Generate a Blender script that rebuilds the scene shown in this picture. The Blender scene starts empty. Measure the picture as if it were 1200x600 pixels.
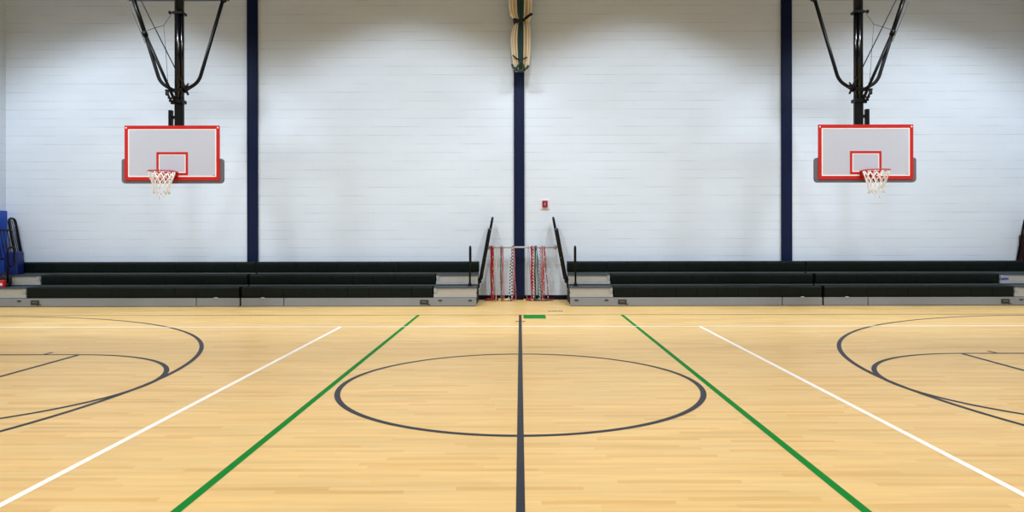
import bpy, bmesh, math, random
from mathutils import Vector, Matrix
random.seed(7)
scene = bpy.context.scene
COL = scene.collection
PI = math.pi
F, CX, CY, H = 823.0, 609.5, 273.0, 1.566      # focal length (px), vanishing point, eye height

def at(px, py, Y):
    return Vector(((px - CX) * Y / F, Y, H - (py - CY) * Y / F))

# ------------------------------------------------------------------ materials
def lin(c):
    return tuple((v / 12.92 if v <= 0.04045 else ((v + 0.055) / 1.055) ** 2.4) for v in (x / 255 for x in c)) + (1,)

def mat(name, rgb, rough=0.5, metal=0.0, vary=0.06, scale=8.0, bump=0.0, spec=0.5, coat=0.0):
    m = bpy.data.materials.new(name); m.use_nodes = True
    nt = m.node_tree; b = nt.nodes['Principled BSDF']
    b.inputs['Roughness'].default_value = rough; b.inputs['Metallic'].default_value = metal
    b.inputs['Specular IOR Level'].default_value = spec
    b.inputs['Coat Weight'].default_value = coat
    tc = nt.nodes.new('ShaderNodeTexCoord'); nz = nt.nodes.new('ShaderNodeTexNoise')
    nz.inputs['Scale'].default_value = scale; nz.inputs['Detail'].default_value = 4
    nt.links.new(tc.outputs['Object'], nz.inputs['Vector'])
    mx = nt.nodes.new('ShaderNodeMix'); mx.data_type = 'RGBA'
    c = lin(rgb)
    mx.inputs['A'].default_value = tuple(v * (1 - vary) for v in c[:3]) + (1,)
    mx.inputs['B'].default_value = tuple(min(1, v * (1 + vary)) for v in c[:3]) + (1,)
    nt.links.new(nz.outputs['Fac'], mx.inputs['Factor'])
    nt.links.new(mx.outputs['Result'], b.inputs['Base Color'])
    if bump:
        bp = nt.nodes.new('ShaderNodeBump'); bp.inputs['Strength'].default_value = bump; bp.inputs['Distance'].default_value = 0.01
        nt.links.new(nz.outputs['Fac'], bp.inputs['Height']); nt.links.new(bp.outputs['Normal'], b.inputs['Normal'])
    return m

def wall_material(name, rgb, axis):
    m = bpy.data.materials.new(name); m.use_nodes = True
    nt = m.node_tree; b = nt.nodes['Principled BSDF']; L = nt.links
    tc = nt.nodes.new('ShaderNodeTexCoord'); mp = nt.nodes.new('ShaderNodeMapping')
    if axis == 'x': mp.inputs['Rotation'].default_value = (-PI / 2, 0, 0)
    else: mp.inputs['Rotation'].default_value = (-PI / 2, 0, -PI / 2)
    sx = nt.nodes.new('ShaderNodeSeparateXYZ'); cb = nt.nodes.new('ShaderNodeCombineXYZ')
    L.new(tc.outputs['Object'], sx.inputs[0])
    L.new(sx.outputs['X' if axis == 'x' else 'Y'], cb.inputs['X']); L.new(sx.outputs['Z'], cb.inputs['Y'])
    nt.nodes.remove(mp)
    br = nt.nodes.new('ShaderNodeTexBrick')
    br.inputs['Scale'].default_value = 1.0; br.inputs['Brick Width'].default_value = 0.406; br.inputs['Row Height'].default_value = 0.203
    br.inputs['Mortar Size'].default_value = 0.006; br.inputs['Mortar Smooth'].default_value = 0.6
    c = lin(rgb)
    br.inputs['Color1'].default_value = c
    br.inputs['Color2'].default_value = tuple(v * 0.985 for v in c[:3]) + (1,)
    br.inputs['Mortar'].default_value = tuple(v * 0.955 for v in c[:3]) + (1,)
    L.new(cb.outputs[0], br.inputs['Vector'])
    nz = nt.nodes.new('ShaderNodeTexNoise'); nz.inputs['Scale'].default_value = 0.9; nz.inputs['Detail'].default_value = 6
    st = nt.nodes.new('ShaderNodeVectorMath'); st.operation = 'MULTIPLY'; st.inputs[1].default_value = (0.7, 3.0, 1)
    L.new(cb.outputs[0], st.inputs[0]); L.new(st.outputs[0], nz.inputs['Vector'])
    rp = nt.nodes.new('ShaderNodeMapRange'); rp.inputs['To Min'].default_value = 0.93; rp.inputs['To Max'].default_value = 1.05
    L.new(nz.outputs['Fac'], rp.inputs['Value'])
    mx = nt.nodes.new('ShaderNodeMix'); mx.data_type = 'RGBA'; mx.blend_type = 'MULTIPLY'; mx.inputs['Factor'].default_value = 1
    L.new(br.outputs['Color'], mx.inputs['A']); L.new(rp.outputs['Result'], mx.inputs['B'])
    md = nt.nodes.new('ShaderNodeMath'); md.operation = 'MODULO'; md.inputs[1].default_value = 0.203
    L.new(sx.outputs['Z'], md.inputs[0])
    ls = nt.nodes.new('ShaderNodeMapRange'); ls.inputs['From Min'].default_value = 0.0; ls.inputs['From Max'].default_value = 0.022
    ls.inputs['To Min'].default_value = 1.0; ls.inputs['To Max'].default_value = 0.0
    L.new(md.outputs[0], ls.inputs['Value'])
    n3 = nt.nodes.new('ShaderNodeTexNoise'); n3.inputs['Scale'].default_value = 1.0; n3.inputs['Detail'].default_value = 4
    s3 = nt.nodes.new('ShaderNodeVectorMath'); s3.operation = 'MULTIPLY'; s3.inputs[1].default_value = (1.1, 5.0, 1)
    L.new(cb.outputs[0], s3.inputs[0]); L.new(s3.outputs[0], n3.inputs['Vector'])
    r3 = nt.nodes.new('ShaderNodeMapRange'); r3.inputs['From Min'].default_value = 0.42; r3.inputs['From Max'].default_value = 0.68
    r3.inputs['To Min'].default_value = 0.0; r3.inputs['To Max'].default_value = 0.30
    L.new(n3.outputs['Fac'], r3.inputs['Value'])
    ml = nt.nodes.new('ShaderNodeMath'); ml.operation = 'MULTIPLY'; L.new(ls.outputs['Result'], ml.inputs[0]); L.new(r3.outputs['Result'], ml.inputs[1])
    sb = nt.nodes.new('ShaderNodeMath'); sb.operation = 'SUBTRACT'; sb.inputs[0].default_value = 1.0; L.new(ml.outputs[0], sb.inputs[1])
    m2 = nt.nodes.new('ShaderNodeMix'); m2.data_type = 'RGBA'; m2.blend_type = 'MULTIPLY'; m2.inputs['Factor'].default_value = 1
    L.new(mx.outputs['Result'], m2.inputs['A']); L.new(sb.outputs[0], m2.inputs['B'])
    L.new(m2.outputs['Result'], b.inputs['Base Color'])
    iv = nt.nodes.new('ShaderNodeMath'); iv.operation = 'SUBTRACT'; iv.inputs[0].default_value = 1
    L.new(br.outputs['Fac'], iv.inputs[1])
    bp = nt.nodes.new('ShaderNodeBump'); bp.inputs['Strength'].default_value = 0.2; bp.inputs['Distance'].default_value = 0.004
    L.new(iv.outputs[0], bp.inputs['Height']); L.new(bp.outputs['Normal'], b.inputs['Normal'])
    b.inputs['Roughness'].default_value = 0.6; b.inputs['Specular IOR Level'].default_value = 0.3
    return m

def floor_material():
    m = bpy.data.materials.new('maple_floor'); m.use_nodes = True
    nt = m.node_tree; b = nt.nodes['Principled BSDF']; L = nt.links
    tc = nt.nodes.new('ShaderNodeTexCoord')
    sx = nt.nodes.new('ShaderNodeSeparateXYZ'); L.new(tc.outputs['Object'], sx.inputs[0])
    def mth(op, a, b_=None):
        n = nt.nodes.new('ShaderNodeMath'); n.operation = op
        for k, v in enumerate((a, b_)):
            if v is None: continue
            if isinstance(v, (int, float)): n.inputs[k].default_value = v
            else: L.new(v, n.inputs[k])
        return n.outputs[0]
    rowf = mth('DIVIDE', sx.outputs['Y'], 0.057); row = mth('FLOOR', rowf)
    w1 = nt.nodes.new('ShaderNodeTexWhiteNoise'); w1.noise_dimensions = '1D'; L.new(row, w1.inputs['W'])
    xf = mth('ADD', mth('DIVIDE', sx.outputs['X'], 0.78), mth('MULTIPLY', w1.outputs['Value'], 37.0))
    plank = mth('FLOOR', xf)
    cv = nt.nodes.new('ShaderNodeCombineXYZ'); L.new(row, cv.inputs['X']); L.new(plank, cv.inputs['Y'])
    w2 = nt.nodes.new('ShaderNodeTexWhiteNoise'); w2.noise_dimensions = '2D'; L.new(cv.outputs[0], w2.inputs['Vector'])
    br = nt.nodes.new('ShaderNodeValToRGB')
    br.color_ramp.elements[0].position = 0.0; br.color_ramp.elements[0].color = lin((231, 197, 131))
    br.color_ramp.elements[1].position = 1.0; br.color_ramp.elements[1].color = lin((220, 178, 108))
    e = br.color_ramp.elements.new(0.72); e.color = lin((228, 191, 122))
    # narrow dark seams between the strips
    sm = mth('LESS_THAN', mth('FRACT', rowf), 0.03)
    fc = mth('SUBTRACT', w2.outputs['Value'], mth('MULTIPLY', sm, -0.15))
    L.new(fc, br.inputs['Fac'])
    st = nt.nodes.new('ShaderNodeVectorMath'); st.operation = 'MULTIPLY'; st.inputs[1].default_value = (1.6, 26, 1)
    L.new(tc.outputs['Object'], st.inputs[0])
    nz = nt.nodes.new('ShaderNodeTexNoise'); nz.inputs['Scale'].default_value = 1.0; nz.inputs['Detail'].default_value = 5
    L.new(st.outputs[0], nz.inputs['Vector'])
    st2 = nt.nodes.new('ShaderNodeVectorMath'); st2.operation = 'MULTIPLY'; st2.inputs[1].default_value = (0.55, 4.5, 1)
    L.new(tc.outputs['Object'], st2.inputs[0])
    nz2 = nt.nodes.new('ShaderNodeTexNoise'); nz2.inputs['Scale'].default_value = 1.0; nz2.inputs['Detail'].default_value = 3
    L.new(st2.outputs[0], nz2.inputs['Vector'])
    ad = nt.nodes.new('ShaderNodeMath'); ad.operation = 'ADD'
    L.new(nz.outputs['Fac'], ad.inputs[0]); L.new(nz2.outputs['Fac'], ad.inputs[1])
    rp = nt.nodes.new('ShaderNodeMapRange'); rp.inputs['From Min'].default_value = 0.6; rp.inputs['From Max'].default_value = 1.4
    rp.inputs['To Min'].default_value = 0.86; rp.inputs['To Max'].default_value = 1.12
    L.new(ad.outputs[0], rp.inputs['Value'])
    mx = nt.nodes.new('ShaderNodeMix'); mx.data_type = 'RGBA'; mx.blend_type = 'MULTIPLY'; mx.inputs['Factor'].default_value = 1
    L.new(br.outputs['Color'], mx.inputs['A']); L.new(rp.outputs['Result'], mx.inputs['B'])
    L.new(mx.outputs['Result'], b.inputs['Base Color'])
    b.inputs['Roughness'].default_value = 0.36; b.inputs['Specular IOR Level'].default_value = 0.35
    return m

M = {}
M['wall'] = wall_material('painted_block_back', (214, 226, 240), 'x')
M['wall_side'] = wall_material('painted_block_side', (214, 226, 240), 'y')
M['ceil'] = mat('ceiling_paint', (100, 88, 74), 0.8)
M['floor'] = floor_material()
M['navy'] = mat('navy_paint', (6, 21, 56), 0.5, vary=.08, spec=.2)
M['navy_base'] = mat('navy_rubber', (7, 11, 30), 0.6, spec=.2)
M['line_dark'] = mat('slate_line_paint', (32, 38, 48), 0.45, scale=3, spec=.25)
M['line_white'] = mat('white_line_paint', (250, 248, 244), 0.4, vary=.03, scale=3)
M['line_green'] = mat('green_line_paint', (0, 126, 42), 0.6, scale=3, spec=.1)
M['tape_red'] = mat('dark_red_tape', (70, 18, 24), 0.5)
M['ink'] = mat('black_ink', (40, 34, 30), 0.6)
M['black'] = mat('black_metal', (5, 5, 8), 0.4, scale=20, spec=.22)
M['black_gloss'] = mat('black_gloss_metal', (6, 6, 9), 0.2, scale=20, spec=.5)
M['cable'] = mat('steel_cable', (36, 36, 40), 0.6, spec=.15)
M['cord_grey'] = mat('grey_cord', (84, 86, 92), 0.8, spec=.1)
M['board'] = mat('backboard_white', (188, 193, 208), 0.3, vary=.02, scale=2)
M['board_line'] = mat('backboard_line_white', (250, 246, 246), 0.4)
M['red'] = mat('orange_red_paint', (190, 20, 13), 0.4, vary=.05)
M['rim_red'] = mat('rim_red_metal', (176, 18, 14), 0.35)
M['pad'] = mat('grey_foam_pad', (98, 94, 104), 0.6)
M['net'] = mat('net_cord', (240, 238, 238), 0.8)
M['seat'] = mat('dark_green_plastic', (4, 17, 16), 0.45, vary=.15, scale=3, spec=0.16)
M['steel'] = mat('galvanised_steel', (150, 150, 150), 0.45, vary=.10, scale=6)
M['steel_light'] = mat('light_grey_steel', (156, 162, 168), 0.5, vary=.08, scale=6)
M['fascia'] = mat('grey_fascia', (128, 132, 138), 0.5, vary=.10, scale=2)
M['tan'] = mat('plywood_edge', (176, 160, 132), 0.6, vary=.12, scale=9)
M['riser'] = mat('riser_metal', (92, 96, 90), 0.55)
M['deck'] = mat('deck_blue_grey', (52, 62, 70), 0.5)
M['under'] = mat('dark_frame', (16, 17, 18), 0.7)
M['cream'] = mat('cream_vinyl', (240, 230, 206), 0.5, vary=.06, scale=5)
M['cream_dark'] = mat('tan_vinyl', (206, 180, 138), 0.55, vary=.08, scale=5)
M['green_vinyl'] = mat('dark_green_vinyl', (48, 78, 72), 0.45, vary=.15, scale=6)
M['strap'] = mat('black_webbing', (16, 17, 18), 0.7)
M['strap_green'] = mat('green_webbing', (34, 58, 50), 0.6)
M['blue'] = mat('blue_vinyl', (20, 74, 190), 0.4, vary=.06, scale=3)
M['blue_dark'] = mat('dark_blue_vinyl', (10, 32, 104), 0.4, vary=.1, scale=3)
M['pale'] = mat('pale_edge', (190, 205, 200), 0.5)
M['maroon'] = mat('maroon_vinyl', (84, 14, 30), 0.45)
M['box_red'] = mat('red_card', (200, 32, 40), 0.5)
M['white'] = mat('white_plastic', (232, 224, 232), 0.4, vary=.02)
M['alarm'] = mat('alarm_red', (168, 34, 62), 0.4)
M['alarm_dark'] = mat('alarm_dark_red', (72, 18, 44), 0.5)
M['bar'] = mat('galvanised_bar', (172, 176, 180), 0.4)
for n, c in dict(rope_red=(168, 16, 38), rope_pink=(200, 112, 118), rope_brown=(120, 100, 88), rope_white=(236, 234, 232),
                 rope_black=(26, 24, 30), rope_green=(40, 92, 80), rope_grey=(150, 152, 160), rope_blue=(70, 84, 120),
                 rope_yellow=(232, 200, 40), rope_cream=(222, 214, 190)).items():
    M[n] = mat(n + '_plastic', c, 0.45)

# ------------------------------------------------------------------ mesh builder
class MB:
    def __init__(s): s.bm = bmesh.new(); s.mats = []
    def mi(s, m):
        if m not in s.mats: s.mats.append(m)
        return s.mats.index(m)
    def box(s, x0, x1, y0, y1, z0, z1, m, bev=0.0, seg=2):
        x0, x1 = min(x0, x1), max(x0, x1)
        b = bmesh.new(); bmesh.ops.create_cube(b, size=1)
        for v in b.verts:
            v.co = Vector(((x0 + x1) / 2 + v.co.x * (x1 - x0), (y0 + y1) / 2 + v.co.y * (y1 - y0), (z0 + z1) / 2 + v.co.z * (z1 - z0)))
        if bev: bmesh.ops.bevel(b, geom=b.edges[:], offset=bev, segments=seg, affect='EDGES', profile=0.5)
        s.merge(b, m); return s
    def merge(s, b, m, smooth=False):
        i = s.mi(m); mp = {}
        for v in b.verts: mp[v] = s.bm.verts.new(v.co)
        for f in b.faces:
            try:
                nf = s.bm.faces.new([mp[v] for v in f.verts]); nf.material_index = i; nf.smooth = smooth
            except ValueError: pass
        b.free()
    def tube(s, pts, r, m, n=10, closed=False, cap=True, radii=None, pick=None, sq=None):
        """sweep; r may be (rx, rz) for flat section. pick(i) -> material per segment."""
        pts = [Vector(p) for p in pts]; N = len(pts)
        T = []
        for i in range(N):
            a = pts[(i - 1) % N] if (closed or i > 0) else pts[i]
            c = pts[(i + 1) % N] if (closed or i < N - 1) else pts[i]
            T.append((c - a).normalized())
        up = Vector((0, 1, 0)) if abs(T[0].y) < 0.9 else Vector((1, 0, 0))
        nrm = (up - T[0] * up.dot(T[0])).normalized(); rings = []
        for i in range(N):
            nrm = (nrm - T[i] * nrm.dot(T[i])).normalized(); bn = T[i].cross(nrm)
            k = radii[i] if radii else 1
            ra, rb = (r if isinstance(r, tuple) else (r, r))
            ring = []
            for j in range(n):
                a = 2 * PI * (j + 0.5) / n
                ring.append(s.bm.verts.new(pts[i] + nrm * (math.cos(a) * ra * k) + bn * (math.sin(a) * rb * k)))
            rings.append(ring)
        for i in range(N if closed else N - 1):
            A, B = rings[i], rings[(i + 1) % N]
            idx = s.mi(pick(i) if pick else m)
            for j in range(n):
                f = s.bm.faces.new((A[j], A[(j + 1) % n], B[(j + 1) % n], B[j])); f.material_index = idx; f.smooth = n > 4
        if cap and not closed:
            for R_, q in ((rings[0], 0), (rings[-1], N - 2)):
                f = s.bm.faces.new(R_); f.material_index = s.mi(pick(q) if pick else m)
        return s
    def poly(s, pts, m):
        f = s.bm.faces.new([s.bm.verts.new(p) for p in pts]); f.material_index = s.mi(m); return s
    def build(s, name, parent=None, origin=None):
        bmesh.ops.recalc_face_normals(s.bm, faces=s.bm.faces[:])
        me = bpy.data.meshes.new(name)
        o = bpy.data.objects.new(name, me); COL.objects.link(o)
        if parent is not None:
            o.parent = parent
            off = Vector(parent.get('_o', (0, 0, 0)))
            if off.length: bmesh.ops.translate(s.bm, verts=s.bm.verts[:], vec=-off)
            o['_o'] = tuple(off)
        elif origin is not None:
            bmesh.ops.translate(s.bm, verts=s.bm.verts[:], vec=-Vector(origin)); o.location = origin; o['_o'] = tuple(origin)
        s.bm.to_mesh(me); s.bm.free()
        for m in s.mats: me.materials.append(m)
        return o

def tag(o, label, cat, group=None):
    o['label'] = label; o['category'] = cat
    if group: o['group'] = group
    return o
def thing(name, loc, label, cat, group=None):
    o = bpy.data.objects.new(name, None); COL.objects.link(o); o.location = loc; o['_o'] = tuple(loc)
    o.empty_display_size = 0.2
    return tag(o, label, cat, group)
def struct(o): o['kind'] = 'structure'; return o

def fillet(pts, rad, n=6):
    pts = [Vector(p) for p in pts]; out = [pts[0]]
    for i in range(1, len(pts) - 1):
        a, b, c = pts[i - 1], pts[i], pts[i + 1]
        d1 = (a - b); d2 = (c - b); k = min(rad, d1.length * .48, d2.length * .48)
        p0 = b + d1.normalized() * k; p1 = b + d2.normalized() * k
        for j in range(n + 1):
            t = j / n; out.append(p0 * (1 - t) ** 2 + b * 2 * t * (1 - t) + p1 * t * t)
    out.append(pts[-1]); return out

# ------------------------------------------------------------------ room shell
WX, WY, NY, CH = 12.08, 16.5, -2.2, 8.6
fl = struct(MB().box(-WX, WX, NY, WY, -0.1, 0, M['floor']).build('floor'))
struct(MB().box(-WX, WX, NY, WY, CH, CH + .1, M['ceil']).build('ceiling'))
struct(MB().box(-WX - .2, WX + .2, WY, WY + .2, -0.1, CH + .1, M['wall']).build('wall_back'))
struct(MB().box(-WX - .2, WX + .2, NY - .2, NY, -0.1, CH + .1, M['wall']).build('wall_front'))
struct(MB().box(-WX - .2, -WX, NY, WY, -0.1, CH + .1, M['wall_side']).build('wall_left'))
struct(MB().box(WX, WX + .2, NY, WY, -0.1, CH + .1, M['wall_side']).build('wall_right'))
mb = MB()
for a, b in ((-WX, -6.4), (-6.14, -.15), (.11, 6.12), (6.38, WX)):
    mb.box(a, b, WY - .015, WY, 0, .105, M['navy_base'], .004, 1)
struct(mb.build('baseboard_back'))
for i, x in enumerate((-6.27, -0.02, 6.25)):
    mb = MB().box(x - .124, x + .124, WY - .06, WY, 0, CH, M['navy'], .006, 1)
    mb.box(x - .14, x + .14, WY - .065, WY, 0, .10, M['navy_base'], .004, 1)
    struct(mb.build('trim_%d' % (i + 1)))

# ------------------------------------------------------------------ painted court lines (parts of the floor)
W = 0.056
CYY = 7.25
def strip(name, x0, x1, y0, y1, m, z=.0012, label=None):
    o = MB().poly([(x0, y0, z), (x1, y0, z), (x1, y1, z), (x0, y1, z)], M[m]).build(name, fl)
    if label: o['label'] = label
    return o
def arc(name, cx, cy, r, a0, a1, m, z=.0016, n=128, label=None, w=W):
    mb = MB(); i = mb.mi(M[m]); P = []
    for k in range(n + 1):
        a = a0 + (a1 - a0) * k / n; c, s_ = math.cos(a), math.sin(a)
        P.append((mb.bm.verts.new((cx + c * (r - w / 2), cy + s_ * (r - w / 2), z)), mb.bm.verts.new((cx + c * (r + w / 2), cy + s_ * (r + w / 2), z))))
    for k in range(n):
        f = mb.bm.faces.new((P[k][0], P[k][1], P[k + 1][1], P[k + 1][0])); f.material_index = i
    o = mb.build(name, fl)
    if label: o['label'] = label
    return o
strip('sideline', -11.45, 11.45, 13.395, 13.44, 'line_dark', .0010, 'thin dark painted sideline in front of the bleachers')
strip('volleyball_sideline', -9, 9, 11.715, 11.775, 'line_white', .0017, 'faint white painted line across the floor')
strip('centre_line', -.026, .026, 1.0, 12.75, 'line_dark', .0020, 'dark painted centre line')
strip('centre_line_end', -.026, .026, 12.75, 13.39, 'tape_red', .0020, 'dark red end of the centre line')
strip('centre_tick', -.085, .085, 12.40, 12.47, 'line_dark', .0022)
arc('centre_circle', 0, CYY, 1.83, 0, 2 * PI, 'line_dark', .0016, label='dark painted centre circle')
strip('green_patch', .06, .475, 12.84, 13.38, 'line_green', .0016, 'green painted rectangle by the centre line')
for s in (-1, 1):
    strip('attack_line', s * 3 - .027, s * 3 + .027, 2.75, 11.72, 'line_white', .0014, 'white painted line')
    strip('green_line', s * 1.94 - .03, s * 1.94 + .03, 1.15, 13.39, 'line_green', .0014, 'green painted line')
    a = (PI - .5 * PI, PI + .5 * PI) if s > 0 else (-.5 * PI, .5 * PI)
    arc('three_point_arc', s * 9.9, CYY, 6.02, a[0], a[1], 'line_dark', .0012 if s < 0 else .0013, label='dark three point arc')
    for e in (-1, 1): strip('three_point_straight', s * 9.9, s * 11.45, CYY + e * 6.02 - W / 2, CYY + e * 6.02 + W / 2, 'line_dark', .0012)
    xf = s * 5.70
    arc('free_throw_circle', xf, CYY, 1.83, a[0], a[1], 'line_dark', .0018, 64, label='dark half circle at the key')
    strip('free_throw_line', xf - W / 2, xf + W / 2, CYY - 1.83, CYY + 1.83, 'line_dark', .0019)
    for e in (-1, 1):
        strip('lane_line', xf, s * 11.45, CYY + e * 1.83 - W / 2, CYY + e * 1.83 + W / 2, 'line_dark', .0018)
        for q in (6.17, 7.1, 8.0, 8.9):
            strip('lane_mark', s * q - .022, s * q + .022, CYY + e * 1.84, CYY + e * 2.02, 'line_dark', .0019)
    strip('baseline', s * 11.45 - W / 2, s * 11.45 + W / 2, CYY - 6.16, CYY + 6.16, 'line_dark', .0021)
mb = MB()
x = .565
for k, w in enumerate((.036, .016, .032, .042, .02, .03, .036)):
    for q in range(2):
        mb.poly([(x, 14.0 + q * .07, .0012), (x + w * (.8 if q else 1), 14.0 + q * .07, .0012), (x + w * (.8 if q else 1), 14.06 + q * .07, .0012), (x, 14.06 + q * .07, .0012)], M['ink'])
    x += w + .012
mb.build('floor_stamp', fl)['label'] = 'small dark worn marking on the floor'

# ------------------------------------------------------------------ bleachers
ROWF = (15.0, 15.45, 15.9); ROWB = (.195, .44, .683); ROWT = (.42, .662, .915)
def seat_row(x0, x1, i):
    mb = MB(); n = max(1, round((x1 - x0) / .455)); w = (x1 - x0) / n
    fy = ROWF[i]; zb, zt = ROWB[i], ROWT[i]
    for k in range(n):
        a, b = x0 + k * w + .003, x0 + (k + 1) * w - .003
        prof = [(fy + .02, zb), (fy + .012, zb + .02), (fy, zt - .05), (fy + .006, zt - .022), (fy + .022, zt - .006), (fy + .05, zt),
                (fy + .16, zt - .008), (fy + .29, zt), (fy + .31, zt - .02), (fy + .31, zb)]
        L_ = [mb.bm.verts.new((a, y, z)) for y, z in prof]; R_ = [mb.bm.verts.new((b, y, z)) for y, z in prof]
        idx = mb.mi(M['seat'])
        for j in range(len(prof)):
            f = mb.bm.faces.new((L_[j], L_[(j + 1) % len(prof)], R_[(j + 1) % len(prof)], R_[j])); f.material_index = idx
        mb.bm.faces.new(L_).material_index = idx; mb.bm.faces.new(R_).material_index = idx
    return mb

def bleacher(x0, x1, aisle, seams, latch, label):
    """aisle: 'lo' / 'hi' -> stepped end at x0 / x1"""
    t = thing('bleacher', ((x0 + x1) / 2, 15.0, 0), label, 'bleachers', 'green seated bleacher banks along the back wall')
    A = .92
    sx0, sx1 = (x0 + A, x1) if aisle == 'lo' else (x0, x1 - A)
    ax0, ax1 = (x0, x0 + A) if aisle == 'lo' else (x1 - A, x1)
    for i in range(3):
        a, b = (x0, x1) if i == 2 else (sx0 + (.012 if aisle == 'lo' else .012), sx1 - .012)
        seat_row(a + .008, b - .008, i).build('seat_row', t)
    # fascia panels along the floor, split at the seams
    xs = sorted([x0] + seams + [x1])
    for a, b in zip(xs, xs[1:]):
        mb = MB().box(a + .008, b - .008, 15.0, 15.03, .012, .182, M['fascia'], .004, 1)
        mb.box(a + .008, b - .008, 14.992, 15.03, .012, .03, M['fascia'], .002, 1)
        fp = mb.build('fascia_panel', t)
    for lx in latch: MB().box(lx - .035, lx + .035, 14.985, 15.02, .165, .2, M['steel_light'], .006, 1).build('latch', t)
    # name plate and slots near the aisle
    d = 1 if aisle == 'lo' else -1
    px_ = (ax1 + .2) if aisle == 'lo' else (ax0 - .2)
    mb = MB().box(px_ - .09, px_ + .09, 14.986, 15.0, .045, .14, M['ink'], .004, 1)
    mb.box(px_ - .055, px_ + .055, 14.983, 14.987, .085, .11, M['riser'])
    mb.box(px_ + .05, px_ + .13, 14.984, 15.0, .04, .052, M['ink'])
    mb.build('maker_plate', t)['label'] = 'small dark plate'
    for sx in (ax0 + .14, ax1 - .14):
        MB().box(sx - .04, sx + .04, 14.988, 15.0, .115, .14, M['ink'], .003, 1).build('slot', t)
    # risers and decks
    mb = MB()
    for i in (1, 2):
        mb.box(x0 + .01, x1 - .01, ROWF[i] + .03, ROWF[i] + .05, ROWT[i - 1] - .06, ROWB[i], M['riser'])
    mb.build('riser', t)
    mb = MB()
    for i in (0, 1):
        mb.box(x0 + .01, x1 - .01, ROWF[i] + .31, ROWF[i + 1] + .03, ROWT[i] - .04, ROWT[i] - .01, M['deck'])
    mb.build('deck', t)
    mb = MB()
    mb.box(x0 + .03, x1 - .03, 15.05, 16.3, .0, .18, M['under'])
    mb.box(x0 + .03, x1 - .03, 15.52, 16.3, .18, .42, M['under'])
    mb.box(x0 + .03, x1 - .03, 15.97, 16.3, .42, .67, M['under'])
    mb.build('frame', t)
    # stepped aisle end
    for i in (0, 1):
        fy, zb, zt = ROWF[i], ROWB[i], ROWT[i]
        st = MB().box(ax0, ax1, fy, fy + .44, zt - .03, zt - .004, M['deck'], .004, 1)
        st.box(ax0, ax1, fy + .02, fy + .06, zb + .115, zt - .03, M['steel_light'], .002, 1)
        st.box(ax0, ax1, fy, fy + .05, zb - .005, zb + .075, M['steel_light'], .004, 1)
        so = st.build('aisle_step', t)
        MB().box(ax0 + .01, ax1 - .01, fy + .008, fy + .05, zb + .075, zb + .115, M['tan'], .002, 1).build('plywood_edge', so)
        bx = ax0 + .04 if aisle == 'hi' else ax1 - .04
        MB().box(bx - .03, bx + .03, fy - .004, fy + .02, zb + .078, zt - .035, M['steel'], .003, 1).build('bracket', so)
    return t

bleacher(-11.48, -5.99, 'lo', [-6.92], [-6.5], 'dark green bleacher bank at far left, beneath the left hoop, up to the first seam')
bleacher(-5.97, -.93, 'hi', [-5.05], [-5.5], 'dark green bleacher bank just left of the jump ropes with grey steps')
bleacher(1.06, 6.46, 'lo', [5.6], [6.03], 'dark green bleacher bank just right of the jump ropes with grey steps')
bleacher(6.48, 11.48, 'hi', [7.43], [6.98], 'dark green bleacher bank at far right beneath the right hoop')

# end guard rails, leaning outward
def guard_rail(x0, d, label):
    t = thing('guard_rail', (x0, 15.5, .46), label, 'railing', 'black end rails of the bleachers')
    P = lambda y, z: Vector((x0 + d * (.018 + (z - .46) * .185), y, z))
    r = .024
    MB().tube(fillet([P(16.15, .5), P(16.15, 1.92), P(16.37, 1.92), P(16.37, .5)], .11, 8), r, M['black']).build('back_loop', t)
    MB().tube(fillet([P(15.5, .44), P(15.5, 1.65), P(16.15, 1.65)], .06, 6), r, M['black']).build('front_rail', t)
    MB().tube([P(15.5, 1.0), P(16.15, 1.0)], .016, M['black']).build('lower_rail', t)
    for y in (15.61, 15.72, 15.83, 15.94, 16.05):
        MB().tube([P(y, 1.0), P(y, 1.65)], .009, M['black'], 6).build('bar', t)
    for y in (16.21, 16.26, 16.31):
        MB().tube([P(y, .95), P(y, 1.9)], .009, M['black'], 6).build('bar', t)
    MB().box(x0 + d * .0, x0 + d * .03, 15.44, 15.56, .36, .52, M['black'], .004, 1).build('bracket', t)
    MB().box(x0 + d * .0, x0 + d * .03, 16.10, 16.3, .42, .56, M['black'], .004, 1).build('bracket', t)
guard_rail(-11.485, -1, 'black looped end rail at far left in front of blue mats')
guard_rail(-.925, 1, 'tall black end rail leaning towards the jump ropes from their left')
guard_rail(1.055, -1, 'tall black end rail leaning towards the jump ropes from their right')
guard_rail(11.485, 1, 'black end rail cut by the right edge of the photo')

def hand_rail(x, label, y0=15.24):
    t = thing('handrail', (x, y0, .418), label, 'handrail', 'short black aisle handrails on the grey steps')
    y1 = y0 + .2; zb = .416
    MB().tube(fillet([(x, y0, zb), (x, y0, 1.27), (x, y1, 1.27), (x, y1, .86), (x, y0, .86)], .09, 8), .021, M['black']).build('loop', t)
    mb = MB().tube([(x, y0, zb), (x, y0, zb + .02)], .06, M['black'], 16)
    mb.tube([(x, y0, zb + .02), (x, y0, zb + .07)], .034, M['black'], 12)
    mb.build('base', t)
hand_rail(-11.12, 'short black aisle handrail at far left near the blue mats')
hand_rail(-1.09, 'short black aisle handrail left of the jump ropes')
hand_rail(1.2, 'short black aisle handrail right of the jump ropes')

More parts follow.
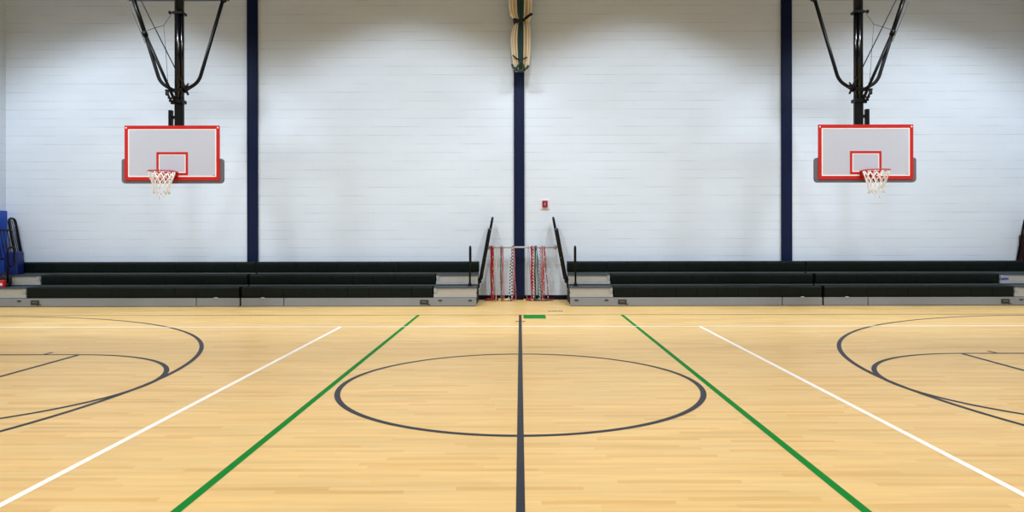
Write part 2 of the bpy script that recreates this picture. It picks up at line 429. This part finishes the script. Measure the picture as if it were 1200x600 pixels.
# ------------------------------------------------------------------ basketball goals
def goal(X0, m, label):
    YM, YB = 13.87, 13.57
    K = F / YM
    def P(px, py, dy=0.0):       # positions on the mast plane, written for the left goal
        return Vector((X0 + m * (px - 210.7) / K, YM + dy, H + (CY + .7 - py) / K))
    t = thing('basketball_goal', (X0, YM, CH), label, 'basketball hoop', 'ceiling hung basketball goals')
    bl = M['black']; bg = M['black_gloss']
    zc = lambda py: P(0, py).z
    # mast
    mb = MB().box(X0 - .05, X0 + .05, YM, YM + .10, 2.75, CH, bl, .01)
    mb.tube([(X0 - m * .055, YM - .01, zc(112)), (X0 - m * .055, YM - .01, CH)], .036, bl, 14)
    mb.tube([(X0 - m * .0, YM - .04, zc(118)), (X0, YM - .04, zc(16))], .040, bg, 16)
    mb.tube([(X0 + m * .062, YM - .02, zc(116)), (X0 + m * .062, YM - .02, zc(16))], .030, bg, 14)
    mb.tube([(X0 + m * .03, YM - .02, zc(16)), (X0 + m * .03, YM - .02, CH)], .055, bl, 14)
    mb.box(X0 - .085, X0 + .085, YM - .05, YM + .03, 2.75, zc(112), bl, .012)
    mast = mb.build('mast', t)
    mb = MB().box(X0 - .10, X0 + .10, YM - .09, YM + .11, zc(17.5), zc(14.5), bl, .006, 1)
    mb.tube([P(206, 16, -.06), P(200.7, 15.8, -.06)], .022, bl, 10)
    mb.tube([P(201.8, 15.8, -.06), P(200.4, 15.8, -.06)], .036, bl, 10)
    mb.build('collar', mast)
    mb = MB().box(X0 - .092, X0 + .092, YM - .085, YM + .11, zc(108), zc(104.5), bl, .006, 1)
    mb.build('clamp', mast)
    MB().box(X0 - .092, X0 + .092, YM - .085, YM + .11, zc(121.5), zc(117.5), bl, .006, 1).build('clamp', mast)
    # side arms with a bend near the mast
    hz = -4
    arm1 = fillet([P(156.5, hz), P(188, 97), P(206, 107.5)], .14, 8)
    arm2 = fillet([P(262.8, hz), P(233.3, 96), P(215, 107.5)], .14, 8)
    MB().tube(arm1, .034, bl, 12).build('side_arm', t)
    MB().tube(arm2, .034, bl, 12).build('side_arm', t)
    # straight diagonal brace, in two telescoping pieces
    mb = MB().tube([P(157.5, hz, -.07), P(173, 42, -.07)], .040, bl, 12)
    mb.tube([P(172.5, 40.5, -.07), P(208, 121, -.07)], .029, bl, 12)
    mb.tube([P(171.4, 38.5, -.07), P(173.4, 43.5, -.07)], .05, bl, 12)
    mb.build('diagonal_brace', t)
    mb = MB().box(P(197, 0).x, P(199.6, 0).x, YM - .11, YM - .04, zc(113), zc(106), bl, .006, 1)
    mb.tube([P(197.5, 106.5, -.1), P(203.5, 119.5, -.1)], .022, bl, 8)
    mb.tube([P(200, 116, -.1), P(206, 116.5, -.1)], .018, M['cable'], 8)
    mb.tube([P(201.5, 119.5, -.1), P(206, 119.5, -.1)], .022, bl, 8)
    mb.build('brace_joint', t)
    # clevis on the other side
    mb = MB().tube([P(216.2, 95, -.1), P(223.6, 112.5, -.1)], .020, bl, 8)
    mb.tube([P(218.5, 106, -.1), P(224, 99, -.1)], .016, bl, 8)
    mb.box(P(219.5, 0).x, P(224, 0).x, YM - .12, YM - .02, zc(104.5), zc(101.5), bl, .005, 1)
    mb.build('clevis', t)
    # header bar and hangers up to the ceiling
    mb = MB().box(P(150.5, 0).x, P(268, 0).x, YM - .05, YM + .05, zc(.6), zc(-5), bl, .006, 1)
    mb.tube([P(260.5, 2.5, -.04), P(266.5, 2, -.04)], .026, bl, 8)
    mb.tube([P(263.8, 1, -.04), P(263.8, 4.5, -.04)], .016, bl, 8)
    for q in (157, 263): mb.tube([P(q, -4), Vector((P(q, 0).x, YM, CH))], .03, bl, 10)
    mb.build('header_bar', t)
    # cables
    MB().tube([P(166, -4, -.12), P(222, 108, -.12)], .011, M['cable'], 6).build('hoist_cable', t)
    MB().tube([P(148.5, -6, -.05), P(173, 52, -.08)], .006, M['cord_grey'], 6).build('cord', t)
    MB().tube([P(173, 38.5, -.1), P(195, 31.5, -.1), P(204.5, 17, -.08)], .007, M['cord_grey'], 6).build('cord', t)
    MB().tube([P(195.2, 31.5, -.1), P(197.5, 60, -.1), P(200, 99, -.1)], .005, M['cord_grey'], 6).build('cord', t)
    # height adjuster beside the mast bottom
    mb = MB().box(P(198.6, 0).x, P(202.8, 0).x, YM - .05, YM + .03, 2.9, zc(129.5), bl, .006, 1)
    mb.box(P(202, 0).x, X0, YM - .03, YM + .02, zc(139.5), zc(136), bl)
    mb.box(P(201, 0).x, X0, YM - .03, YM + .02, zc(122.3), zc(118), bl)
    mb.build('height_adjuster', t)
    # backboard
    KB = F / YB
    hw = .915; zt = H + (CY + .2 - 146.9) / KB; zb = H + (CY + .2 - 210.7) / KB
    mb = MB().box(X0 - hw, X0 + hw, YB, YB + .035, zb, zt, M['board'], .004, 1)
    def frame(x0, x1, z0, z1, w, y, mm):
        mb.box(x0, x1, y, YB + .004, z1 - w, z1, mm); mb.box(x0, x1, y, YB + .004, z0, z0 + w, mm)
        mb.box(x0, x0 + w, y, YB + .004, z0 + w, z1 - w, mm); mb.box(x1 - w, x1, y, YB + .004, z0 + w, z1 - w, mm)
    frame(X0 - hw + .055, X0 + hw - .055, zb + .055, zt - .055, .028, YB - .002, M['board_line'])
    frame(X0 - hw - .003, X0 + hw + .003, zb - .003, zt + .003, .066, YB - .005, M['red'])
    sq0 = H + (CY + .2 - 205) / KB; sq1 = H + (CY + .2 - 177.8) / KB
    frame(X0 - .305, X0 + .305, sq0, sq1, .046, YB - .003, M['red'])
    frame(X0 - .259, X0 + .259, sq0 + .046, sq1 - .046, .014, YB - .002, M['board_line'])
    mb.box(X0 + .82 - .03, X0 + .82, YB - .002, YB + .004, zb + .085, zb + .095, M['ink'])
    board = mb.build('backboard', t)
    for sx in (-1, 1):
        MB().tube([(X0 + sx * (hw - .03), YB - .012, zt - .04), (X0 + sx * (hw - .03), YB, zt - .04)], .014, M['board_line'], 10).build('bolt', board)
    # U-shaped edge pad
    pz0 = H + (CY + .2 - 214.5) / KB; pz1 = H + (CY + .2 - 185.5) / KB; pw = .982
    out = []; rc = .07
    def corner(cx, cz, a0, a1, r, n=6): return [(cx + r * math.cos(a0 + (a1 - a0) * k / n), cz + r * math.sin(a0 + (a1 - a0) * k / n)) for k in range(n + 1)]
    prof = corner(pw - rc, pz0 + rc, -PI / 2, 0, rc) + corner(pw - .05, pz1 - .05, 0, PI / 2, .05)
    prof += [(hw - .05, pz1), (hw - .05, zb + .04), (-hw + .05, zb + .04), (-hw + .05, pz1)]
    prof += corner(-pw + .05, pz1 - .05, PI / 2, PI, .05) + corner(-pw + rc, pz0 + rc, PI, 1.5 * PI, rc)
    b = bmesh.new(); vs = [b.verts.new((X0 + x, YB + .008, z)) for x, z in prof]
    f = b.faces.new(vs); r_ = bmesh.ops.extrude_face_region(b, geom=[f])
    bmesh.ops.translate(b, verts=[v for v in r_['geom'] if isinstance(v, bmesh.types.BMVert)], vec=(0, .06, 0))
    mb = MB(); mb.merge(b, M['pad']); mb.build('edge_pad', board)['label'] = 'grey edge pad'
    # mount between board and mast
    mb = MB().box(X0 - .12, X0 + .12, YB + .035, YB + .09, 2.75, 3.4, bl, .006, 1)
    mb.box(X0 - .05, X0 + .05, YB + .09, YM + .02, 2.78, 2.9, bl); mb.box(X0 - .05, X0 + .05, YB + .09, YM + .02, 3.25, 3.36, bl)
    mb.build('board_mount', t)
    # rim
    RZ = H + (CY + .3 - 200.3) / (F / 13.17); RY = 13.17; R0 = .235
    mb = MB().tube([(X0 + R0 * math.cos(2 * PI * k / 40), RY + R0 * math.sin(2 * PI * k / 40), RZ) for k in range(40)], .010, M['rim_red'], 8, closed=True)
    mb.box(X0 - .12, X0 + .12, YB - .012, YB + .0, RZ - .16, RZ + .03, M['rim_red'], .004, 1)
    mb.box(X0 - .10, X0 + .10, RY + R0 - .02, YB - .005, RZ - .02, RZ + .012, M['rim_red'], .004, 1)
    for sx in (-1, 1):
        mb.tube([(X0 + sx * .10, YB - .01, RZ - .13), (X0 + sx * .17, RY + .16, RZ - .008)], .010, M['rim_red'], 8)
        mb.tube([(X0 + sx * .10, YB - .01, RZ - .0), (X0 + sx * .19, RY + .13, RZ - .004)], .010, M['rim_red'], 8)
    mb.box(X0 - .06, X0 + .06, YB - .14, YB - .01, RZ - .12, RZ - .01, M['rim_red'], .01, 1)
    rim = mb.build('rim', t); rim['label'] = 'red metal rim'
    rr = [.228, .205, .172, .148, .135, .140]; zz = [-.01, -.10, -.19, -.27, -.345, -.42]
    mb = MB(); n = 12; rnd = random.Random(3)
    for k in range(n):
        for d in (-1, 1):
            pts = []
            L_ = 6 if not (k % 4 == 1) else 5
            for q in range(L_):
                a = 2 * PI * (k + d * .5 * (q % 2) + (0.1 * q)) / n
                pts.append((X0 + rr[q] * math.cos(a), RY + rr[q] * math.sin(a), RZ + zz[q] - rnd.random() * .012 * q / 3))
            mb.tube(pts, .0075, M['net'], 5, radii=[1.5, 1.4, 1.15, .9, .8, .8][:L_])
    mb.tube([(X0 + .01, RY - .12, RZ - .42), (X0 + .0, RY - .1, RZ - .47), (X0 + .012, RY - .1, RZ - .53)], .006, M['net'], 5)
    mb.tube([(X0 + m * .08, RY - .1, RZ - .41), (X0 + m * .075, RY - .1, RZ - .49)], .006, M['net'], 5)
    mb.build('net', rim)['label'] = 'white cord net'
    return t
goal(-6.72, 1, 'ceiling hung basketball goal on the left with red bordered white backboard')
goal(6.68, -1, 'ceiling hung basketball goal on the right with red bordered white backboard')

# ------------------------------------------------------------------ gathered divider curtain above the centre pilaster
def curtain():
    Y0 = 16.12; K = F / Y0
    t = thing('divider_curtain', (0, Y0, CH), 'cream and green gym divider curtain bundled and strapped above the centre pilaster', 'curtain')
    # (image row, left half width, right half width) down the bundle
    prof = [(84, 6.2, 6.5), (80, 7.6, 8.2), (76, 8.6, 10.0), (70, 9.4, 10.8), (60, 10.9, 11.6), (48, 11.8, 12.0), (38, 10.6, 11.9), (31, 8.4, 11.6), (27, 5.2, 10.0),
            (24, 6.4, 11.0), (18, 12.2, 12.9), (8, 13.6, 13.6), (-4, 14.2, 14.0), (-16, 12.8, 13.0), (-24, 8.0, 9.6), (-32, 11, 12), (-46, 14, 14), (-60, 14, 14), (-72, 12, 12)]
    def interp(y, side):
        for a, b in zip(prof, prof[1:]):
            if b[0] <= y <= a[0]:
                u = (a[0] - y) / (a[0] - b[0]); u = u * u * (3 - 2 * u) if False else u
                return a[side] + (b[side] - a[side]) * u
        return prof[-1][side]
    ys = [84 - k * 1.5 for k in range(0, 105)]
    cx = 610.4
    def fold(mb, u, w, dep, m, off=0.0, inner=False):
        """u in -1..1 across the bundle, w relative half width"""
        i = mb.mi(m); rings = []
        for y in ys:
            if inner and y > 83.5: continue
            l, r = interp(y, 1), interp(y, 2); hw = (l + r) / 2
            c = cx + (u * r if u > 0 else u * l)
            ww = w * hw; ring = []
            pin = min(1, hw / 12.5)
            dz = dep * (0.55 + .45 * pin)
            for j in range(10):
                a = 2 * PI * j / 10
                ring.append(mb.bm.verts.new(at(c + ww * math.cos(a), y, Y0) + Vector((0, math.sin(a) * dz * pin + off * pin, 0))))
            rings.append(ring)
        for A, B in zip(rings, rings[1:]):
            for j in range(10):
                f = mb.bm.faces.new((A[j], A[(j + 1) % 10], B[(j + 1) % 10], B[j])); f.material_index = i; f.smooth = True
        mb.bm.faces.new(rings[0]).material_index = i; mb.bm.faces.new(rings[-1]).material_index = i
    mb = MB()
    for u, w, o in ((-.86, .15, .0), (-.70, .13, -.06), (.86, .15, .0), (.68, .14, -.05)): fold(mb, u, w, .10, M['cream'], o)
    for u, w, o in ((-.52, .11, -.085), (.47, .10, -.085), (-.78, .05, -.09), (.775, .05, -.08)): fold(mb, u, w, .07, M['cream_dark'], o)
    for u, w, o in ((-.38, .10, -.08), (.34, .09, -.08)): fold(mb, u, w, .08, M['cream'], o)
    mb.build('cream_cloth', t)
    mb = MB()
    for u, w, o in ((-.22, .10, -.10), (-.06, .09, -.12), (.10, .09, -.12), (.24, .07, -.10)): fold(mb, u, w, .07, M['green_vinyl'], o)
    fold(mb, 0, .72, .08, M['green_vinyl'], .06)
    mb.build('green_cloth', t)['label'] = 'dark green inner folds'
    # straps
    q = lambda x, y, d=-.2: at(x, y, Y0) + Vector((0, d, 0))
    mb = MB()
    mb.tube([q(602.4, 24.5, -.12), q(606, 26.5), q(611, 28.3, -.22), q(616, 25, -.21), q(620, 21, -.16), q(623.5, 18, -.10)], .03, M['strap'], 8)
    mb.tube([q(602.8, 27.5, -.12), q(607, 28.3), q(612, 28.4, -.22), q(614.5, 26.8, -.2)], .034, M['strap'], 8)
    mb.build('strap', t)
    mb = MB()
    mb.tube([q(601.6, 66.5, -.12), q(603, 68.5, -.14), q(606, 71, -.18), q(611, 74, -.22), q(614, 71.5, -.2), q(617.5, 69, -.14)], .018, M['strap'], 8)
    mb.build('strap', t)
    mb = MB()
    mb.tube([q(600.6, 77, -.10), q(602, 81, -.14), q(605, 82.5, -.17), q(608, 79, -.2), q(611, 74, -.23), q(613, 78, -.2), q(614.5, 82.5, -.18), q(617.5, 82, -.14), q(619.4, 78.5, -.1)], .026, M['strap_green'], 8)
    mb.tube([q(604, 83.6, -.12), q(610, 84.6, -.15), q(616, 83.6, -.12)], .024, M['strap_green'], 8)
    mb.build('strap', t)['label'] = 'green strap'
curtain()

# ------------------------------------------------------------------ jump rope rack
RB_Y, RB_Z = 16.24, 1.235
t = thing('rope_rack', (0, WY, RB_Z), 'thin grey wall mounted bar holding the hanging jump ropes', 'rack')
MB().tube([(-.77, RB_Y, RB_Z), (.86, RB_Y, RB_Z)], .022, M['bar'], 12).build('bar', t)
for x in (-.74, .83):
    mb = MB().tube([(x, RB_Y, RB_Z), (x, WY - (.06 if x == 0 else 0), RB_Z)], .013, M['bar'], 8)
    mb.box(x - .03, x + .03, WY - (.07 if x == 0 else .01), WY - (.06 if x == 0 else 0), RB_Z - .05, RB_Z + .05, M['bar'], .003, 1)
    mb.build('bracket', t)

def rope(px, m, m2, hm, label, dx=(0.0, .02), r=.011, bead=False, lay=0.0, drift=(0, 0), loops=1, floor_run=.12):
    x = (px - CX) * RB_Y / F; rnd = random.Random(int(px * 13) + len(label))
    t = thing('jump_rope', (x, RB_Y, RB_Z), label, 'jump rope', 'jump ropes hanging on the wall bar')
    yo = lay
    def strand(x0, x1, ph, front, zend, kick):
        pts = []; n = 40 if not bead else 64
        y = RB_Y + (-.034 - yo if front else .034 + yo * .3)
        for k in range(n + 1):
            u = k / n
            z = RB_Z - u * (RB_Z - zend)
            pts.append(Vector((x0 + (x1 - x0) * u + .007 * math.sin(u * 9 + ph) * min(1, 4 * u), y + .010 * math.sin(u * 7 + ph * 2), z)))
        e = pts[-1]
        for k in range(1, 9):      # end lying out on the floor
            u = k / 8
            pts.append(Vector((e.x + kick * u, e.y - .07 * math.sin(u * 2.6), max(r + .004, e.z - .02 * u))))
        return pts
    mb = MB(); ends = []
    for l in range(loops):
        o = (l - (loops - 1) / 2) * r * 2.1
        k1 = floor_run * (rnd.random() * 1.6 - .8); k2 = floor_run * (rnd.random() * 1.6 - .8)
        a = strand(x + o + dx[0], x + o + dx[0] + drift[0] + rnd.uniform(-.012, .012), l * 1.7, True, r + .03 + .012 * l, k1)
        b = strand(x + o + dx[1], x + o + dx[1] + drift[1] + rnd.uniform(-.012, .012), l * 2.3 + 1, False, r + .03 + .012 * l, k2)
        top = []
        for k in range(1, 8):
            ang = PI * k / 8
            yy = RB_Y + math.cos(ang) * (.034 + yo) ; top.append(Vector((x + o + dx[0] + (dx[1] - dx[0]) * (1 - k / 8), yy, RB_Z + math.sin(ang) * (.030 + yo))))
        pts = a[::-1] + top[::-1] + b
        if bead: mb.tube(pts, r, None, 6, pick=lambda i: (m if (i // 2) % 2 else m2), radii=[1 if i % 2 else .85 for i in range(len(pts))])
        else: mb.tube(pts, r, m, 6, pick=(lambda i: m2 if (i % 9 == 4 and m2) else m))
        ends += [(a[-1], a[-2]), (b[-1], b[-2])]
    mb.build('cord', t)
    for (e, p) in ends:
        d = (e - p).normalized(); d.z = 0; d.normalize()
        MB().tube([e, e + d * .03, e + d * .10, e + d * .13], .022, hm, 8, radii=[.7, 1, 1, .75]).build('handle', t)

rope(575.6, M['rope_red'], M['rope_black'], M['rope_red'], 'thick crimson jump rope, leftmost on the wall bar', (0, .012), .011, lay=.0, loops=2)
rope(577.4, M['rope_red'], M['rope_yellow'], M['rope_yellow'], 'red jump rope with yellow handles, second from left on the bar', (0, .012), .010, lay=.004)
rope(581.6, M['rope_cream'], None, M['rope_yellow'], 'thin cream jump rope, third from left on the bar', (0, -.012), .007)
rope(587.0, M['rope_brown'], M['rope_grey'], M['rope_yellow'], 'grey brown jump rope halfway between the red ropes and the pilaster', (0, .012), .009, loops=2)
rope(588.8, M['rope_pink'], None, M['rope_cream'], 'thin pink jump rope just right of the grey brown rope', (0, .014), .007, drift=(.01, .015))
rope(600.4, M['rope_white'], M['rope_black'], M['rope_white'], 'white and black beaded jump rope left of the navy pilaster', (-.002, -.012), .015, bead=True, drift=(-.02, -.06))
rope(600.9, M['rope_pink'], M['rope_red'], M['rope_red'], 'pink jump rope hanging over the left edge of the pilaster', (.03, .0), .009, lay=.012, drift=(.04, -.01))
rope(618.6, M['rope_grey'], None, M['rope_yellow'], 'thin grey jump rope just right of the navy pilaster', (0, .02), .006, drift=(-.03, .05))
rope(622.8, M['rope_red'], M['rope_pink'], M['rope_red'], 'crimson jump rope right of the pilaster beside the beaded green rope', (0, .012), .010, loops=2)
rope(624.8, M['rope_white'], M['rope_red'], M['rope_red'], 'red and white beaded jump rope among the ropes right of the pilaster', (.0, .01), .013, bead=True, lay=.006)
rope(626.9, M['rope_black'], M['rope_green'], M['rope_red'], 'dark green and black beaded jump rope right of the pilaster', (0, .014), .014, bead=True)
rope(628.4, M['rope_green'], None, M['rope_green'], 'plain green jump rope slanting away to the right at its lower end', (0, .01), .008, lay=.01, drift=(.13, .03))
rope(632.6, M['rope_blue'], M['rope_white'], M['rope_blue'], 'blue and white jump rope between the green and pink ropes', (0, .012), .010, bead=True, drift=(-.02, .0))
rope(635.0, M['rope_pink'], M['rope_brown'], M['rope_green'], 'pale pink jump rope, second from right on the bar', (0, .012), .009, loops=2)
rope(637.6, M['rope_red'], M['rope_cream'], M['rope_red'], 'rose red jump rope, rightmost on the wall bar', (0, .012), .010, drift=(-.01, .09))

# ------------------------------------------------------------------ fire alarm
c = at(638.6, 239.3, WY)
t = thing('fire_alarm', (c.x, WY, c.z), 'small red and white fire alarm on the wall right of the pilaster', 'fire alarm')
MB().box(c.x - .115, c.x + .115, WY - .02, WY + .004, c.z - .125, c.z + .125, M['white'], .012, 2).build('back_plate', t)
mb = MB().box(c.x - .062, c.x + .062, WY - .06, WY - .018, c.z - .078, c.z + .078, M['alarm'], .006, 1)
for ix in range(3):
    for iz in range(4):
        if ix == 1 and iz in (1, 2): continue
        X, Z = c.x + (ix - 1) * .042, c.z + (iz - 1.5) * .042
        mb.box(X - .016, X + .016, WY - .064, WY - .058, Z - .014, Z + .014, M['alarm_dark'])
mb.build('sounder', t)['label'] = 'red grille'
MB().box(c.x - .02, c.x + .02, WY - .072, WY - .058, c.z - .032, c.z + .032, M['rope_pink'], .006, 1).build('lens', t)

# ------------------------------------------------------------------ left corner clutter, right mat
def mat_pad(name, x0, x1, y0, y1, z0, z1, m, label, edge=True, group=None):
    t = thing(name, ((x0 + x1) / 2, (y0 + y1) / 2, z0), label, 'gym mat', group)
    MB().box(x0, x1, y0, y1, z0, z1, m, .02, 3).build('cover', t)
    if edge:
        MB().box(x0 + .006, x1 - .006, y0 - .004, y1 + .004, z1 - .012, z1 + .006, M['pale'], .004, 1).build('top_edge', t)
    return t
mat_pad('gym_mat', -12.07, -11.89, 15.2, 16.3, 0, 2.1, M['blue'], 'tall bright blue gym mat standing against the left wall', False)
mat_pad('gym_mat', -11.86, -11.63, 15.0, 15.42, 0, 1.16, M['blue_dark'], 'low dark blue gym mat on the floor at the left photo edge')
mat_pad('gym_mat', -11.5, -11.2, 15.64, 15.86, .66, 1.16, M['blue_dark'], 'short dark blue pad standing on the left bleacher step behind the rail', False)
mat_pad('gym_mat', 11.70, 12.06, 16.41, 16.49, 0, 1.5, M['maroon'], 'dark maroon gym mat standing behind the rail at the right photo edge', False)
# red box and dark bag on the first step
bx = thing('storage_box', (-11.17, 15.2, .418), 'small red and white box on the lowest bleacher step at far left', 'box')
MB().box(-11.23, -11.13, 15.12, 15.22, .417, .565, M['box_red'], .006, 1).build('carton', bx)
MB().box(-11.20, -11.15, 15.116, 15.13, .45, .50, M['white']).build('panel', bx)
bg = thing('equipment_bag', (-11.25, 15.36, .418), 'black equipment bag behind the red box on the left bleacher step', 'bag')
b = bmesh.new(); bmesh.ops.create_icosphere(b, subdivisions=3, radius=1)
for v in b.verts:
    n = v.co.copy()
    sq = lambda a, p: math.copysign(abs(a) ** p, a)
    v.co = Vector((-11.27 + .15 * sq(n.x, .6), 15.34 + .075 * sq(n.y, .6), .54 + .122 * sq(n.z, .6) + .012 * math.sin(n.x * 9)))
mb = MB(); mb.merge(b, M['strap'], True); mb.build('body', bg)
MB().tube([(-11.34, 15.33, .64), (-11.32, 15.32, .71), (-11.24, 15.32, .72), (-11.20, 15.33, .64)], .012, M['strap'], 8).build('handle', bg)
# blue cloth on the right step
t = thing('folded_cloth', (10.66, 15.44, .57), 'small bright blue strip hanging on the right bleacher step', 'cloth')
mb = MB(); mb.box(10.60, 10.74, 15.436, 15.449, .535, .565, M['blue'], .004, 1); mb.box(10.58, 10.66, 15.437, 15.449, .528, .55, M['blue'], .004, 1)
mb.build('fabric', t)

# ------------------------------------------------------------------ lights
def spot(name, x, y, z, power, half, blend, col=(1, 1, 1), tilt=0.0, rad=.25):
    l = bpy.data.lights.new(name, 'SPOT'); l.energy = power; l.spot_size = 2 * math.radians(half); l.spot_blend = blend
    l.color = col; l.shadow_soft_size = rad
    o = bpy.data.objects.new(name, l); COL.objects.link(o); o.location = (x, y, z); o.rotation_euler = (math.radians(tilt), 0, 0)
def area(name, x, y, z, sx, sy, power, col=(1, 1, 1)):
    l = bpy.data.lights.new(name, 'AREA'); l.shape = 'RECTANGLE'; l.size = sx; l.size_y = sy; l.energy = power; l.color = col
    o = bpy.data.objects.new(name, l); COL.objects.link(o); o.location = (x, y, z)
COOL = (.87, .935, 1.0)
for x in (-8.7, -2.65, 2.7, 8.75):
    spot('wall_bay_light', x, 12.0, 8.35, 820, 45, .5, COOL, 25)
for x in (-10.8, -5.5, 0.0, 5.5, 10.8):  # added fill spots to brighten the wall evenly, not fixtures of the gym
    spot('wall_fill_light', x, 10.6, 8.35, 620 if abs(x) < 8 else 820, 41, .65, COOL, 31)
for y, pw in ((9.2, 480), (4.8, 530), (.4, 560)):
    for x in (-9, -3, 3, 9):
        spot('bay_light', x, y, 8.35, pw, 66, .6, (1.0, .98, .95))
w = bpy.data.worlds.new('world'); scene.world = w; w.use_nodes = True
w.node_tree.nodes['Background'].inputs[0].default_value = (.8, .85, .9, 1); w.node_tree.nodes['Background'].inputs[1].default_value = .05

# ------------------------------------------------------------------ camera
cam = bpy.data.cameras.new('camera'); co = bpy.data.objects.new('camera', cam); COL.objects.link(co)
cam.sensor_width = 36; cam.lens = F / 1200 * 36
cam.shift_x = -(CX - 600) / 1200; cam.shift_y = -(300 - CY) / 1200
co.location = (0, 0, H)
co.matrix_world = Matrix.Translation((0, 0, H)) @ Matrix.Rotation(PI / 2, 4, 'X') @ Matrix.Rotation(math.radians(-.09), 4, 'Z')
cam.clip_start = .05; cam.clip_end = 100
scene.camera = co
scene.view_settings.view_transform = 'Standard'; scene.view_settings.look = 'None'
scene.view_settings.exposure = 0.0
for o in bpy.data.objects:
    if '_o' in o.keys(): del o['_o']
